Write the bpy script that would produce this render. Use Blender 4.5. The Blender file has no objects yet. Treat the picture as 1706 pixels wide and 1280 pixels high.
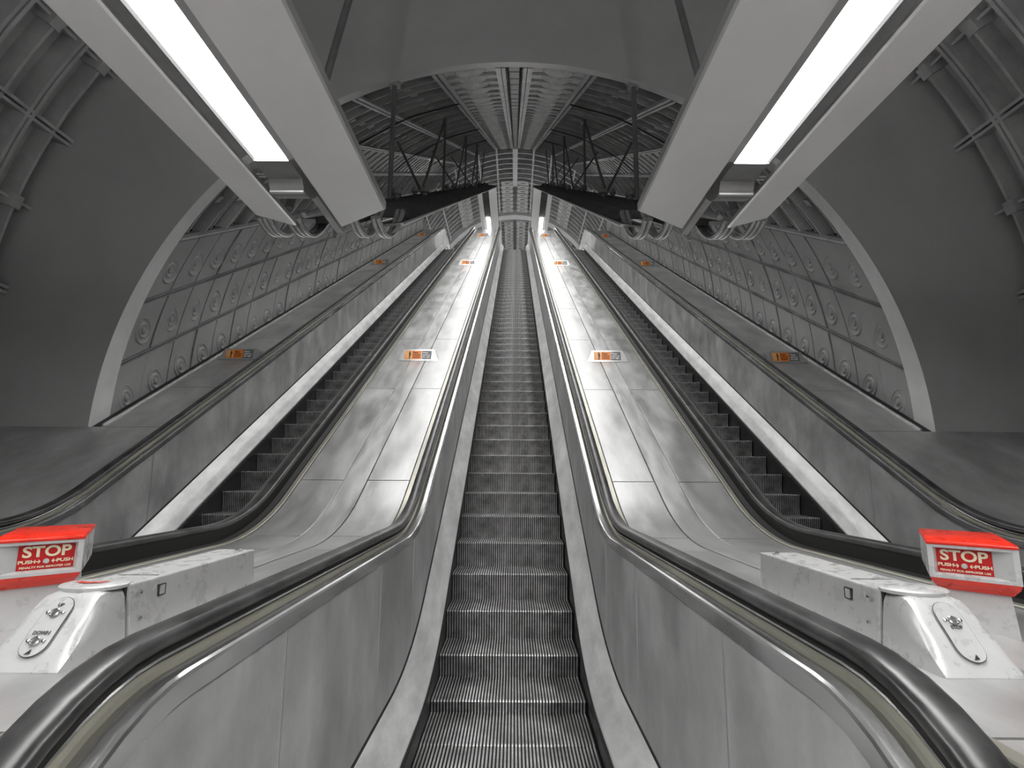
import bpy, math, random
from mathutils import Vector, Matrix
random.seed(7)
PI = math.pi
M30 = math.tan(math.radians(30))
C = bpy.context.scene.collection

# ------------------------------------------------------------------ materials
def mat(name, col, rough=.5, metal=0., var=.0, vscale=(3, 3, 3), rvar=.0, bump=.0, bscale=40., spec=.5, streak=None, coat=0.):
    m = bpy.data.materials.new(name); m.use_nodes = True
    nt = m.node_tree; b = nt.nodes['Principled BSDF']
    c = col if isinstance(col, tuple) else (col, col, col)
    b.inputs['Base Color'].default_value = (*c, 1)
    b.inputs['Roughness'].default_value = rough
    b.inputs['Metallic'].default_value = metal
    b.inputs['Specular IOR Level'].default_value = spec
    b.inputs['Coat Weight'].default_value = coat
    tc = nt.nodes.new('ShaderNodeTexCoord')
    if var or rvar:
        mp = nt.nodes.new('ShaderNodeMapping'); mp.inputs['Scale'].default_value = vscale
        nt.links.new(tc.outputs['Object'], mp.inputs['Vector'])
        n = nt.nodes.new('ShaderNodeTexNoise'); n.inputs['Scale'].default_value = 1.; n.inputs['Detail'].default_value = 7; n.inputs['Roughness'].default_value = .65
        nt.links.new(mp.outputs[0], n.inputs['Vector'])
        if var:
            r = nt.nodes.new('ShaderNodeValToRGB')
            r.color_ramp.elements[0].position = .32; r.color_ramp.elements[1].position = .70
            r.color_ramp.elements[0].color = (*[x*(1-var) for x in c], 1)
            r.color_ramp.elements[1].color = (*[min(1, x*(1+var)) for x in c], 1)
            nt.links.new(n.outputs['Fac'], r.inputs[0]); nt.links.new(r.outputs[0], b.inputs['Base Color'])
        if rvar:
            q = nt.nodes.new('ShaderNodeMapRange')
            q.inputs['From Min'].default_value = .3; q.inputs['From Max'].default_value = .7
            q.inputs['To Min'].default_value = max(.03, rough-rvar); q.inputs['To Max'].default_value = min(1, rough+rvar)
            nt.links.new(n.outputs['Fac'], q.inputs[0]); nt.links.new(q.outputs[0], b.inputs['Roughness'])
    if bump:
        n2 = nt.nodes.new('ShaderNodeTexNoise'); n2.inputs['Scale'].default_value = bscale; n2.inputs['Detail'].default_value = 5
        if streak:
            mp2 = nt.nodes.new('ShaderNodeMapping'); mp2.inputs['Scale'].default_value = streak
            nt.links.new(tc.outputs['Object'], mp2.inputs['Vector']); nt.links.new(mp2.outputs[0], n2.inputs['Vector'])
        else: nt.links.new(tc.outputs['Object'], n2.inputs['Vector'])
        bp = nt.nodes.new('ShaderNodeBump'); bp.inputs['Strength'].default_value = bump; bp.inputs['Distance'].default_value = .01
        nt.links.new(n2.outputs['Fac'], bp.inputs['Height']); nt.links.new(bp.outputs[0], b.inputs['Normal'])
    return m
def emis(name, col, s):
    m = bpy.data.materials.new(name); m.use_nodes = True
    nt = m.node_tree; nt.nodes.clear()
    e = nt.nodes.new('ShaderNodeEmission'); e.inputs[0].default_value = (*col, 1); e.inputs[1].default_value = s
    o = nt.nodes.new('ShaderNodeOutputMaterial'); nt.links.new(e.outputs[0], o.inputs[0]); return m

LAMP = 14.
deck_m   = mat('brushed_deck_metal', .54, .40, .66, .20, (4.5, 1.3, 1.3), .10, .05, 6., streak=(12, .8, .8))
strip_m  = mat('cover_strip_metal', .60, .38, .66, .16, (8, 1.5, 1.5), .09, .05, 6., streak=(14, .8, .8))
outdeck_m= mat('dull_outer_deck_metal', .50, .46, .5, .32, (2.2, 1.2, 1.2), .1, .1, 6., streak=(12, .8, .8))
cream_m  = mat('beige_trim', (.44, .43, .37), .35, .55, .2, (9, 1.5, 1.5))
panel_m  = mat('balustrade_metal', .49, .42, .40, .34, (3, 2.2, 1.7), .12, .08, 9., streak=(3, 3, .6))
chrome_m = mat('polished_trim_metal', .80, .20, .95, .10, (10, 2, 2), .09)
inner_m  = mat('inner_decking_metal', .84, .42, .3, .22, (9, 2.2, 2.2), .10, .15, 30.)
rubber_m = mat('worn_black_rubber', .045, .30, 0, .8, (12, 6, 9), .0, spec=.55)
slot_m   = mat('brown_grey_channel', (.16, .155, .135), .5, .3, .2)
black_m  = mat('black_gap', .012, .6)
skirt_m  = mat('dark_skirt_paint', .035, .35, .2, .5, (6, 3, 3))
brush_m  = mat('dusty_black_bristle', .05, .9, 0, .9, (60, 60, 60), bump=1., bscale=160)
tooth_m  = mat('worn_step_cleat', .62, .36, .65, .45, (4, 4, 9), .1)
groove_m = mat('dirty_step_groove', .035, .7, .2, .5, (9, 9, 9))
riser_m  = mat('dark_riser_cleat', .40, .42, .6, .6, (7, 4, 7), .1)  # risers darker than the treads
nose_m   = mat('bright_step_nose', .70, .42, .5, .2, (40, 5, 5))
conc_m   = mat('smooth_painted_concrete', .46, .6, 0, .10, (.7, .7, .7), .05, .25, 3.5)
collar_m = mat('pale_painted_collar', .78, .5, 0, .10, (1.5, 1.5, 1.5), .05, .15, 6)
iron_m   = mat('grey_painted_iron', .44, .5, 0, .25, (2, 2, 2), .06, .2, 12)
ironlt_m = mat('pale_painted_iron_flange', .58, .45, 0, .25, (3, 3, 3), .06, .2, 12)
irondk_m = mat('dirty_dark_iron', .24, .6, 0, .35, (2, 2, 2), bump=.2, bscale=12)
bull_m   = mat('glossy_grey_wall_panel', .38, .38, 0, .16, (1.5, 1.5, 1.5), .08, .1, 8)
groutl_m = mat('sooty_joint', .02, .8)
perf_m   = mat('perforated_ceiling_panel', .66, .5, .2, .2, (4, 4, 4), bump=.6, bscale=90)
rail_m   = mat('pale_ceiling_runner', .62, .4, .2, .2, (3, 3, 3))
raft_m   = mat('satin_white_raft_panel', .80, .42, 0, .06, (1.2, .8, 1.2), .05)
rafte_m  = mat('raft_edge_metal', .62, .3, .5)
rtop_m   = mat('dusty_dark_raft_back', .06, .8, 0, .4, (3, 3, 3))
house_m  = mat('lamp_housing_metal', .34, .33, .6, .1, (4, 4, 4))
lamp_m   = emis('lamp_diffuser_glow', (1, 1, .985), LAMP)
lampi_m  = emis('shaft_lamp_glow', (1, 1, .985), LAMP*.8)
up_m     = emis('added_uplight_glow', (1, 1, .985), 7.5)  # unseen glow added to lift the headwall and hall ceiling
upf_m    = emis('added_far_uplight_glow', (1, 1, .985), 2.2)  # weaker unseen glow, added to brighten the upper concourse
rod_m    = mat('dark_steel_rod', .16, .45, .2, .2)
pipe_m   = mat('silvery_conduit', .6, .22, .9, .3, (9, 9, 9))
white_m  = mat('chipped_white_enamel', .52, .30, .1, .06, (16, 16, 16), .08)
seam_m   = mat('dark_seam', .02, .6)
red_m    = mat('red_enamel', (.72, .025, .008), .3, 0, .12, (9, 9, 9), .08)
redp_m   = mat('red_sign_face', (.50, .012, .012), .35)
creamt_m = mat('cream_lettering', (.80, .72, .52), .5)
button_m = mat('grey_push_button', .5, .35)
orange_m = mat('orange_sign_face', (.87, .25, .035), .4)
orangel_m= mat('light_orange_sign_face', (.93, .46, .16), .4)
ink_m    = mat('dark_brown_ink', (.12, .03, .008), .6)
signg_m  = mat('grey_sign_face', .16, .4)
signf_m  = mat('sign_frame_metal', .66, .28, .8, .1)
whitet_m = mat('white_lettering', .85, .5)
key_m    = mat('key_switch_metal', .55, .25, .95)
dark_m   = mat('engraved_lettering', .10, .6)
floor_m  = mat('grey_terrazzo', .45, .5, 0, .3, (60, 60, 60))

# ------------------------------------------------------------------ mesh builder
class MB:
    def __init__(s): s.v = []; s.f = []; s.m = []
    def add(s, vs, fs, mi=0):
        o = len(s.v); s.v += [tuple(p) for p in vs]
        for f in fs: s.f.append([i+o for i in f]); s.m.append(mi)
    def box(s, x0, x1, y0, y1, z0, z1, mi=0, M=None):
        vs = [(x, y, z) for z in (z0, z1) for y in (y0, y1) for x in (x0, x1)]
        if M: vs = [M @ Vector(p) for p in vs]
        s.add(vs, [(0, 2, 3, 1), (4, 5, 7, 6), (0, 1, 5, 4), (2, 6, 7, 3), (0, 4, 6, 2), (1, 3, 7, 5)], mi)
    def hexa(s, b, t, mi=0):      # bottom quad, top quad (each 4 points, same order)
        n = len(b)
        fs = [tuple(range(n))[::-1], tuple(range(n, 2*n))]
        fs += [(i, (i+1) % n, n+(i+1) % n, n+i) for i in range(n)]
        s.add(list(b)+list(t), fs, mi)
    def tube(s, pts, r, seg=10, mi=0, cap=True):
        pts = [Vector(p) for p in pts]; rings = []
        prev = None
        for i, p in enumerate(pts):
            d = (pts[min(i+1, len(pts)-1)]-pts[max(i-1, 0)]).normalized()
            a = prev if prev else (Vector((0, 0, 1)) if abs(d.z) < .9 else Vector((1, 0, 0)))
            u = (a - d*a.dot(d)).normalized(); w = d.cross(u); prev = u
            rr = r[i] if isinstance(r, (list, tuple)) else r
            rings.append([p+u*math.cos(2*PI*k/seg)*rr+w*math.sin(2*PI*k/seg)*rr for k in range(seg)])
        vs = [q for R in rings for q in R]; fs = []
        for i in range(len(rings)-1):
            for k in range(seg):
                k2 = (k+1) % seg
                fs.append((i*seg+k, i*seg+k2, (i+1)*seg+k2, (i+1)*seg+k))
        if cap: fs += [tuple(range(seg))[::-1], tuple((len(rings)-1)*seg+k for k in range(seg))]
        s.add(vs, fs, mi)
    def lathe(s, prof, M, seg=24, mi=0):       # prof [(r,h)] around local z
        vs = []; n = len(prof)
        for r, h in prof:
            for k in range(seg): vs.append(M @ Vector((r*math.cos(2*PI*k/seg), r*math.sin(2*PI*k/seg), h)))
        fs = [(i*seg+k, i*seg+(k+1) % seg, (i+1)*seg+(k+1) % seg, (i+1)*seg+k) for i in range(n-1) for k in range(seg)]
        s.add(vs, fs, mi)
    def sweep(s, prof, path, mi=0, closed=True, cap=True, x0=0., mis=None, flip=False):
        # prof: (u, h) points; path: (Y, z, ny, nz)
        n = len(prof); vs = []
        for (Y, z, ny, nz) in path:
            for (u, h) in prof: vs.append((x0+u, Y+ny*h, z+nz*h))
        m = n if closed else n-1
        for j in range(m):
            fs = []
            for i in range(len(path)-1):
                a, b = i*n+j, i*n+(j+1) % n
                q = (a, b, b+n, a+n); fs.append(q[::-1] if flip else q)
            s.f += [[k+len(s.v) for k in q] for q in fs]; s.m += [(mis[j] if mis else mi)]*len(fs)
        o = len(s.v); s.v += vs
        if closed and cap:
            s.f.append([o+k for k in range(n)]); s.m.append(mi)
            s.f.append([o+(len(path)-1)*n+k for k in range(n)][::-1]); s.m.append(mi)
    def build(s, name, mats, parent=None, smooth=None, label=None):
        me = bpy.data.meshes.new(name); me.from_pydata(s.v, [], s.f)
        for m in (mats if isinstance(mats, (list, tuple)) else [mats]): me.materials.append(m)
        me.polygons.foreach_set('material_index', s.m)
        if smooth:
            me.polygons.foreach_set('use_smooth', [True]*len(me.polygons))
            me.set_sharp_from_angle(angle=math.radians(smooth))
        me.update()
        o = bpy.data.objects.new(name, me); C.objects.link(o)
        if parent: o.parent = parent
        if label: o['label'] = label
        return o
def empty(name, loc, label, cat, group=None, rotz=0):
    o = bpy.data.objects.new(name, None); C.objects.link(o); o.location = loc; o.rotation_euler = (0, 0, rotz)
    o.empty_display_size = .1
    o['label'] = label; o['category'] = cat
    if group: o['group'] = group
    return o
def tag(o, label, cat, group=None):
    o['label'] = label; o['category'] = cat
    if group: o['group'] = group
def struct(o, label=None):
    o['kind'] = 'structure'
    if label: o['label'] = label
    return o
def kids(o, table): return table.get(o.name, [])
def dup(o, parent=None, table=None):
    c = o.copy(); C.objects.link(c); c.parent = parent
    for ch in table.get(o.name, []): dup(ch, c, table)
    return c
def child_table():
    t = {}
    for o in C.objects:
        if o.parent: t.setdefault(o.parent.name, []).append(o)
    return t
def local(o, loc):        # shift a mesh built in world space so that its origin lies at loc
    o.data.transform(Matrix.Translation(-Vector(loc)))

def text_mesh(body, size, M, bold=.0, align='CENTER', sx=1.):
    cu = bpy.data.curves.new('t', 'FONT'); cu.body = body; cu.size = size; cu.align_x = align; cu.align_y = 'CENTER'
    cu.offset = bold; cu.extrude = .0006; cu.resolution_u = 4; cu.space_line = .95
    ob = bpy.data.objects.new('t', cu); C.objects.link(ob)
    bpy.context.view_layer.update()
    me = bpy.data.meshes.new_from_object(ob.evaluated_get(bpy.context.evaluated_depsgraph_get()))
    bpy.data.objects.remove(ob); bpy.data.curves.remove(cu)
    vs = [M @ Vector((v.co.x*sx, v.co.y, v.co.z)) for v in me.vertices]; fs = [tuple(p.vertices) for p in me.polygons]
    bpy.data.meshes.remove(me)
    return vs, fs

# ------------------------------------------------------------------ escalator paths
ZT = 10.40
def lpath(b, zl, zt, R, y0, y1, newel=None, step=1.0, R2=None):
    """longitudinal line: flat at zl, rise z=b+M30*Y, flat at zt -> [(Y,z,ny,nz)]"""
    a = math.radians(30); pts = []
    Yi = (zl-b)/M30; T = R*math.tan(a/2)
    R2 = R2 or R; Yj = (zt-b)/M30; T2 = R2*math.tan(a/2)
    if newel:
        cy, nr, ang = newel
        n = 22
        for i in range(n, 0, -1):
            q = ang*i/n
            pts.append((cy-nr*math.sin(q), zl-nr+nr*math.cos(q), -math.sin(q), math.cos(q)))
        y0 = cy
    if y0 is not None and y0 < Yi-T: 
        k = max(1, int((Yi-T-y0)/step))
        for i in range(k): pts.append((y0+(Yi-T-y0)*i/k, zl, 0, 1))
    for i in range(13):
        q = a*i/12; pts.append((Yi-T+R*math.sin(q), zl+R*(1-math.cos(q)), -math.sin(q), math.cos(q)))
    ya, yb = Yi+T*math.cos(a), Yj-T2*math.cos(a); k = max(2, int((yb-ya)/step/1.5))
    for i in range(1, k): Y = ya+(yb-ya)*i/k; pts.append((Y, b+M30*Y, -math.sin(a), math.cos(a)))
    for i in range(13):
        q = a*(1-i/12); pts.append((Yj+T2-R2*math.sin(q), zt-R2*(1-math.cos(q)), -math.sin(q), math.cos(q)))
    pts.append((y1, zt, 0, 1))
    return pts
def zat(path, Y):
    for p, q in zip(path, path[1:]):
        if p[0] <= Y <= q[0]: t = (Y-p[0])/(q[0]-p[0]+1e-9); return p[1]+(q[1]-p[1])*t
    return path[-1][1] if Y > path[-1][0] else path[0][1]
def cut(path, ya, yb):
    r = []
    def at(Y):
        for p, q in zip(path, path[1:]):
            if p[0] <= Y <= q[0]:
                t = (Y-p[0])/(q[0]-p[0]+1e-9); return tuple(p[i]+(q[i]-p[i])*t for i in range(4))
        return path[-1]
    r.append(at(ya)); r += [p for p in path if ya+1e-4 < p[0] < yb-1e-4]; r.append(at(yb)); return r
YE = 27.0
ZF = -1.52
S = 2.633
NEW = (1.22, .58, math.radians(165))
P_nose = lpath(-3.740, ZF, ZT, 2.2, 1.0, YE)
P_din  = lpath(-3.740+.132, ZF+.17, ZT+.15, 2.2, .9, YE)
P_dout = lpath(-3.740+.333, ZF+.315, ZT+.33, 2.2, .9, YE)
P_ptop = lpath(-3.740+.975, -.445, ZT+.99, 1.7, .9, YE, newel=(1.22, .465, math.radians(100)))
P_ctop = lpath(-3.740+1.022, -.400, ZT+1.03, 1.7, .9, YE, newel=(1.22, .51, math.radians(165)))
P_hand = lpath(-3.740+1.080, -.330, ZT+1.10, 1.7, .9, YE, newel=NEW)
P_deck = lpath(-2.807, -.450, ZT+.95, 2.0, .80, YE)
def flatten(path, pts=None): return path

# ------------------------------------------------------------------ step
def step_mesh():
    b = MB(); N = 50; pitch = 1.0/N; w = pitch*.52; d = .011
    top = [(.44, 0), (.016, 0), (.004, -.002), (0, -.009), (.008, -.05), (.018, -.10), (.024, -.16), (.026, -.25)]
    val = [(.44, -d), (.016+d, -d), (.012+d*.4, -d), (d, -.016), (.008+d, -.05), (.018+d, -.10), (.024+d, -.16), (.026+d, -.25)]
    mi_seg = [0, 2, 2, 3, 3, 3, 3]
    n = len(top)
    for i in range(N):
        x0 = -.5+i*pitch; x1 = x0+w; x2 = x0+pitch
        vs = [(x0, y, z) for y, z in top]+[(x1, y, z) for y, z in top]+[(x1, y, z) for y, z in val]+[(x2, y, z) for y, z in val]+[(x2, y, z) for y, z in top]
        for j in range(n-1):
            b.add([vs[j], vs[j+1], vs[n+j+1], vs[n+j]], [(0, 1, 2, 3)], mi_seg[j])
            b.add([vs[n+j], vs[n+j+1], vs[2*n+j+1], vs[2*n+j]], [(0, 1, 2, 3)], 1)
            b.add([vs[2*n+j], vs[2*n+j+1], vs[3*n+j+1], vs[3*n+j]], [(0, 1, 2, 3)], 1)
            b.add([vs[3*n+j], vs[3*n+j+1], vs[4*n+j+1], vs[4*n+j]], [(0, 1, 2, 3)], 1)
    # closed body under the cleats
    b.box(-.5, .5, .05, .44, -.24, -.013, 1)
    return b
def nose_positions():
    R = 2.2; a = math.radians(30); pitch = .43342
    Yi = (3.740+ZF)/M30; T = R*math.tan(a/2)
    ex, ez = Yi+T*math.cos(a), ZF+T*math.sin(a); L = math.hypot(6.8757-ex, .230-ez)
    Yj = (3.740+ZT)/M30; tx, tz = Yj-T*math.cos(a), ZT-T*math.sin(a); L2 = math.hypot(tx-ex, tz-ez)
    out = []
    for k in range(-14, 60):
        s = L+k*pitch
        if s < 0:
            q = a+s/R
            if q > 0: Y, z = Yi-T+R*math.sin(q), ZF+R*(1-math.cos(q))
            else: Y, z = Yi-T+R*q, ZF
        elif s < L2: Y, z = ex+s*math.cos(a), ez+s*math.sin(a)
        else:
            q = a-(s-L2)/R
            if q > 0: Y, z = Yj+T-R*math.sin(q), ZT-R*(1-math.cos(q))
            else: Y, z = Yj+T+R*(-q), ZT
        if 1.75 < Y < 26.2: out.append((Y, z))
    return out

# ------------------------------------------------------------------ escalator
SEAMS = [1.73, 2.93, 3.86] + [3.86+1.25*i for i in range(1, 18)]
def make_escalator(label):
    t = empty('escalator', (0, 1.6, ZF), label, 'escalator', None)
    O = (0, 1.6, ZF)
    sm = None
    for (Y, z) in nose_positions():
        if sm is None:
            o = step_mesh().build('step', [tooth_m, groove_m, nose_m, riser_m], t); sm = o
        else:
            o = sm.copy(); C.objects.link(o)
        o.location = (0, Y-O[1], z-O[2])
    def part(mb, name, mats, smooth=35):
        o = mb.build(name, mats, t, smooth); local(o, O); return o
    b = MB(); b.box(-.5, .5, 1.25, 1.86, ZF-.04, ZF+.006)
    for i in range(50): b.box(-.498+i*.02, -.490+i*.02, 1.86, 1.94, ZF-.012, ZF+.004)
    part(b, 'comb_plate', [inner_m], None)
    for s in (1, -1):
        # skirt + brush
        b = MB(); pr = []
        pa = cut(P_nose, 1.3, 26.5)
        b.sweep([(s*.506, -.30), (s*.506, .10), (s*.512, .10), (s*.512, -.30)], pa)
        part(b, 'skirt_panel', [skirt_m])
        b = MB(); pb = cut(P_din, 1.3, 26.5)
        b.sweep([(s*.500, -.050), (s*.504, -.018), (s*.515, -.012), (s*.515, -.055)], pb)
        part(b, 'skirt_brush', [brush_m])
        # sloping inner decking
        b = MB(); n = 60
        pd, po = cut(P_din, 1.3, 26.6), cut(P_dout, 1.3, 26.6)
        ys = sorted(set([1.3]+[p[0] for p in pd+po]+[26.6])); ys = [y for i, y in enumerate(ys) if i == 0 or y-ys[i-1] > 1e-3]
        vs = []
        for Y in ys:
            zi, zo = zat(P_din, Y), zat(P_dout, Y)
            vs += [(s*.505, Y, zi-.03), (s*.505, Y, zi), (s*.512, Y, zi+.008), (s*.646, Y, zo), (s*.646, Y, zo-.03)]
        fs = []; ms = []
        for i in range(len(ys)-1):
            for j in range(4):
                a = i*5+j; fs.append((a, a+1, a+6, a+5))
        b.add(vs, fs); part(b, 'inner_decking', [inner_m])
        # dark joint + balustrade panel in segments with bright joint strips
        b = MB(); ys = [1.22]+[p[0] for p in P_dout if p[0] > 1.22]
        for Yn in [p[0] for p in P_ptop if 1.22 < p[0] < 26.6]: ys.append(Yn)
        ys = sorted(y for y in ys if y < 26.6)+[26.6]
        for k in range(len(ys)-1):
            Y, Y2 = ys[k], ys[k+1]
            if Y2-Y < 1e-4: continue
            b.add([(s*.643, Y, zat(P_dout, Y)-.02), (s*.643, Y2, zat(P_dout, Y2)-.02), (s*.645, Y2, zat(P_ptop, Y2)), (s*.645, Y, zat(P_ptop, Y))], [(0, 1, 2, 3)])
        # newel end of the panel (fan)
        ne = [p for p in P_ptop if p[0] <= 1.2201]
        cen = (s*.644, 1.22, -.91)
        vs = [cen]+[(s*.645, p[0], p[1]) for p in ne]
        b.add(vs, [(0, i, i+1) for i in range(1, len(vs)-1)])
        b.add([(s*.643, .757, -.99), (s*.643, 1.22, -.91), (s*.643, 1.22, -1.22), (s*.643, .80, -1.22)], [(0, 1, 2, 3)])
        b.sweep([(s*.636, -.012), (s*.642, .004), (s*.645, .004), (s*.645, -.012)], cut(P_dout, 1.3, 26.6), 1)
        for Yq in SEAMS:
            za, zb = zat(P_dout, Yq), zat(P_ptop, Yq)
            b.box(min(s*.6415, s*.6445), max(s*.6415, s*.6445), Yq-.005, Yq+.003, za, zb, 2)
            b.box(min(s*.6425, s*.6445), max(s*.6425, s*.6445), Yq+.004, Yq+.008, za, zb, 3)
        part(b, 'balustrade_panel', [panel_m, seam_m, strip_m, seam_m], None)
        # polished trim on top of the panel
        b = MB()
        b.sweep([(s*.634, -.050), (s*.634, -.008), (s*.637, -.001), (s*.645, .002), (s*.672, .0), (s*.677, -.004), (s*.677, -.050)], P_ctop)
        for Yq in (1.73+.55, 4.9, 8.6, 12.3):
            pass
        part(b, 'balustrade_trim', [chrome_m], 14)
        # channel between trim and handrail
        b = MB()
        b.sweep([(s*.677, -.035), (s*.677, -.012), (s*.697, -.010), (s*.699, .002), (s*.722, .012), (s*.722, -.035)], P_ctop, mis=[0, 0, 1, 1, 0, 0])
        b.sweep([(s*.716, -.12), (s*.716, .048), (s*.760, .048), (s*.760, -.12)], P_ctop, 2)
        b.sweep([(s*.703, .016), (s*.703, .022), (s*.709, .022), (s*.709, .016)], P_ctop, 3)
        part(b, 'handrail_channel', [slot_m, cream_m, black_m, chrome_m])
        # handrail
        b = MB(); pr = []
        for (u, h) in [(.712, -.030), (.704, -.034), (.698, -.028), (.696, -.016), (.700, -.006), (.712, .0), (.737, .002), (.762, .0), (.774, -.006), (.778, -.016), (.776, -.028), (.770, -.034), (.762, -.030), (.762, -.018), (.712, -.018)]:
            pr.append((s*u, h))
        b.sweep(pr, P_hand)
        part(b, 'handrail', [rubber_m], 50)
        # dark line outside the handrail
        b = MB(); pc = cut(P_deck, .80, YE)
        b.sweep([(s*.755, -.10), (s*.755, .012), (s*.800, .002), (s*.808, -.02), (s*.808, -.10)], pc)
        part(b, 'handrail_base', [black_m])
    return t
esc = make_escalator('middle escalator of the three, steps worn, directly ahead of the viewer')
tab = child_table()
for sx, lab in ((-1, 'left escalator of the three, beyond the left centre deck'), (1, 'right escalator of the three, beyond the right centre deck')):
    e = dup(esc, None, tab); e.location = (sx*S, 1.6, ZF); e['label'] = lab
for e in [o for o in C.objects if o.name.startswith('escalator')]: e['group'] = 'escalators side by side in the shaft'

# ------------------------------------------------------------------ decks between escalators
def zdeck(Y): return zat(P_deck, Y)
DSEAM = [1.05, 2.2, 3.40, 3.87, 4.76]+[4.76+1.857*i for i in range(1, 12)]
def make_deck(xc, label):
    t = empty('escalator_deck', (xc, .80, ZF), label, 'deck', 'centre decks between the escalators')
    hw = S/2-.853
    O = (xc, .80, ZF)
    sm = [.80]+[y for y in DSEAM if y < YE]+[YE]
    for sd in (-1, 1):
        b = MB()
        for a, c in zip(sm, sm[1:]):
            pa = cut(P_deck, a+.005, c-.005)
            u0, u1 = sorted((sd*.105, sd*(hw-.004)))
            b.sweep([(u0, -.012), (u0, -.002), (u0+.004, 0), (u1-.004, 0), (u1, -.002), (u1, -.012)], pa, 0, x0=xc, flip=True)
        o = b.build('deck_panel', [deck_m], t, 10); local(o, O)
    b = MB(); pa = cut(P_deck, .80, YE)
    b.sweep([(-hw-.04, -.03), (-hw-.04, -.0085), (hw+.04, -.0085), (hw+.04, -.03)], pa, 0, x0=xc)
    b.box(xc-.52, xc+.52, .80, .815, ZF, zdeck(.8)-.01, 1)
    o = b.build('deck_base', [seam_m, panel_m], t); local(o, O)
    b = MB(); b.sweep([(-.0985, -.01), (-.098, .003), (-.096, .005), (.096, .005), (.098, .003), (.0985, -.01)], pa, 0, x0=xc)
    o = b.build('cover_strip', [strip_m], t, 10); local(o, O)
    for sd in (-1, 1):
        b = MB(); a, c = sorted((sd*(hw+.002), sd*(hw+.042)))
        b.sweep([(a, -.02), (a, .004), (a+.004, .008), (c-.004, .008), (c, .004), (c, -.02)], pa, 0, x0=xc)
        o = b.build('edge_trim', [cream_m], t, 10); local(o, O)
    return t
make_deck(-S/2, 'bright brushed metal deck between left and middle escalators')
make_deck(S/2, 'bright brushed metal deck between middle and right escalators')

# outer decks with dull metal sheets, up to the tunnel wall
YP = 5.645
for sx, side in ((-1, 'left'), (1, 'right')):
    t = empty('outer_deck', (sx*3.9, .80, ZF), 'dull grey metal deck between %s escalator and panelled tunnel wall' % side, 'deck', 'outer decks along the tunnel walls')
    O = (sx*3.9, .80, ZF)
    xi = S+.853
    b = MB()
    ss = [.80, 2.3, 4.05, YP]+[6.62+1.857*i for i in range(0, 11)]+[YE]
    for a, c in zip(ss, ss[1:]):
        xo = 5.32 if c <= YP+.01 else 4.19
        u0, u1 = sorted((sx*xi, sx*xo))
        b.sweep([(u0, -.014), (u0, 0), (u1, 0), (u1, -.014)], cut(P_deck, a+.004, c-.004), 0)
    b.sweep([(sx*3.45, -.05), (sx*3.45, -.012), (sx*4.3, -.012), (sx*4.3, -.05)], cut(P_deck, .8, YE), 1)
    b.sweep([(sx*4.2, -.05), (sx*4.2, -.012), (sx*5.32, -.012), (sx*5.32, -.05)], cut(P_deck, .8, YP), 1)
    o = b.build('deck_panel', [outdeck_m, seam_m], t); local(o, O)
    b = MB(); a, c = sorted((sx*(S+.815), sx*xi))
    b.sweep([(a, -.02), (a, .008), (c, .008), (c, -.02)], cut(P_deck, .8, YE))
    o = b.build('edge_trim', [black_m], t); local(o, O)
    b = MB(); a, c = sorted((sx*4.172, sx*4.19))
    b.sweep([(a, -.01), (a, .014), (c, .014), (c, -.01)], cut(P_deck, YP+.02, 24.3))
    o = b.build('wall_edging', [chrome_m], t); local(o, O)

# ------------------------------------------------------------------ inclined tunnel
RT = 4.34
def zc(Y): return -2.94+M30*Y
def pt(ph, Y, R, top=None):
    return (R*math.sin(ph), Y, zc(Y)+R*math.cos(ph))
D = math.radians
def patch(b, f, Y0, Y1, p0, p1, R, mi=0, n=None, inward=True):
    n = n or max(1, int(abs(p1-p0)/D(3)))
    vs = []; fs = []
    for i in range(n+1):
        p = p0+(p1-p0)*i/n
        vs += [f(p, Y0, R), f(p, Y1, R)]
    for i in range(n): fs.append((2*i, 2*i+1, 2*i+3, 2*i+2))
    b.add(vs, fs, mi)
def rib(b, f, Y0, Y1, p0, p1, Ra, Rb, mi=0, n=None):   # solid bar, Ra inner radius, Rb outer
    n = n or max(1, int(abs(p1-p0)/D(3)))
    vs = []; fs = []
    for i in range(n+1):
        p = p0+(p1-p0)*i/n
        vs += [f(p, Y0, Ra), f(p, Y1, Ra), f(p, Y1, Rb), f(p, Y0, Rb)]
    for i in range(n):
        a = 4*i; c = a+4
        fs += [(a, a+1, c+1, c), (a, c, c+3, a+3), (a+1, a+2, c+2, c+1)]
    fs += [(0, 3, 2, 1), (4*n, 4*n+1, 4*n+2, 4*n+3)]
    b.add(vs, fs, mi)
Y0T = 5.93; DY = .47; NR = 41
rings = [Y0T+DY*i for i in range(NR+1)]
YK = rings[-1]
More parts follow.
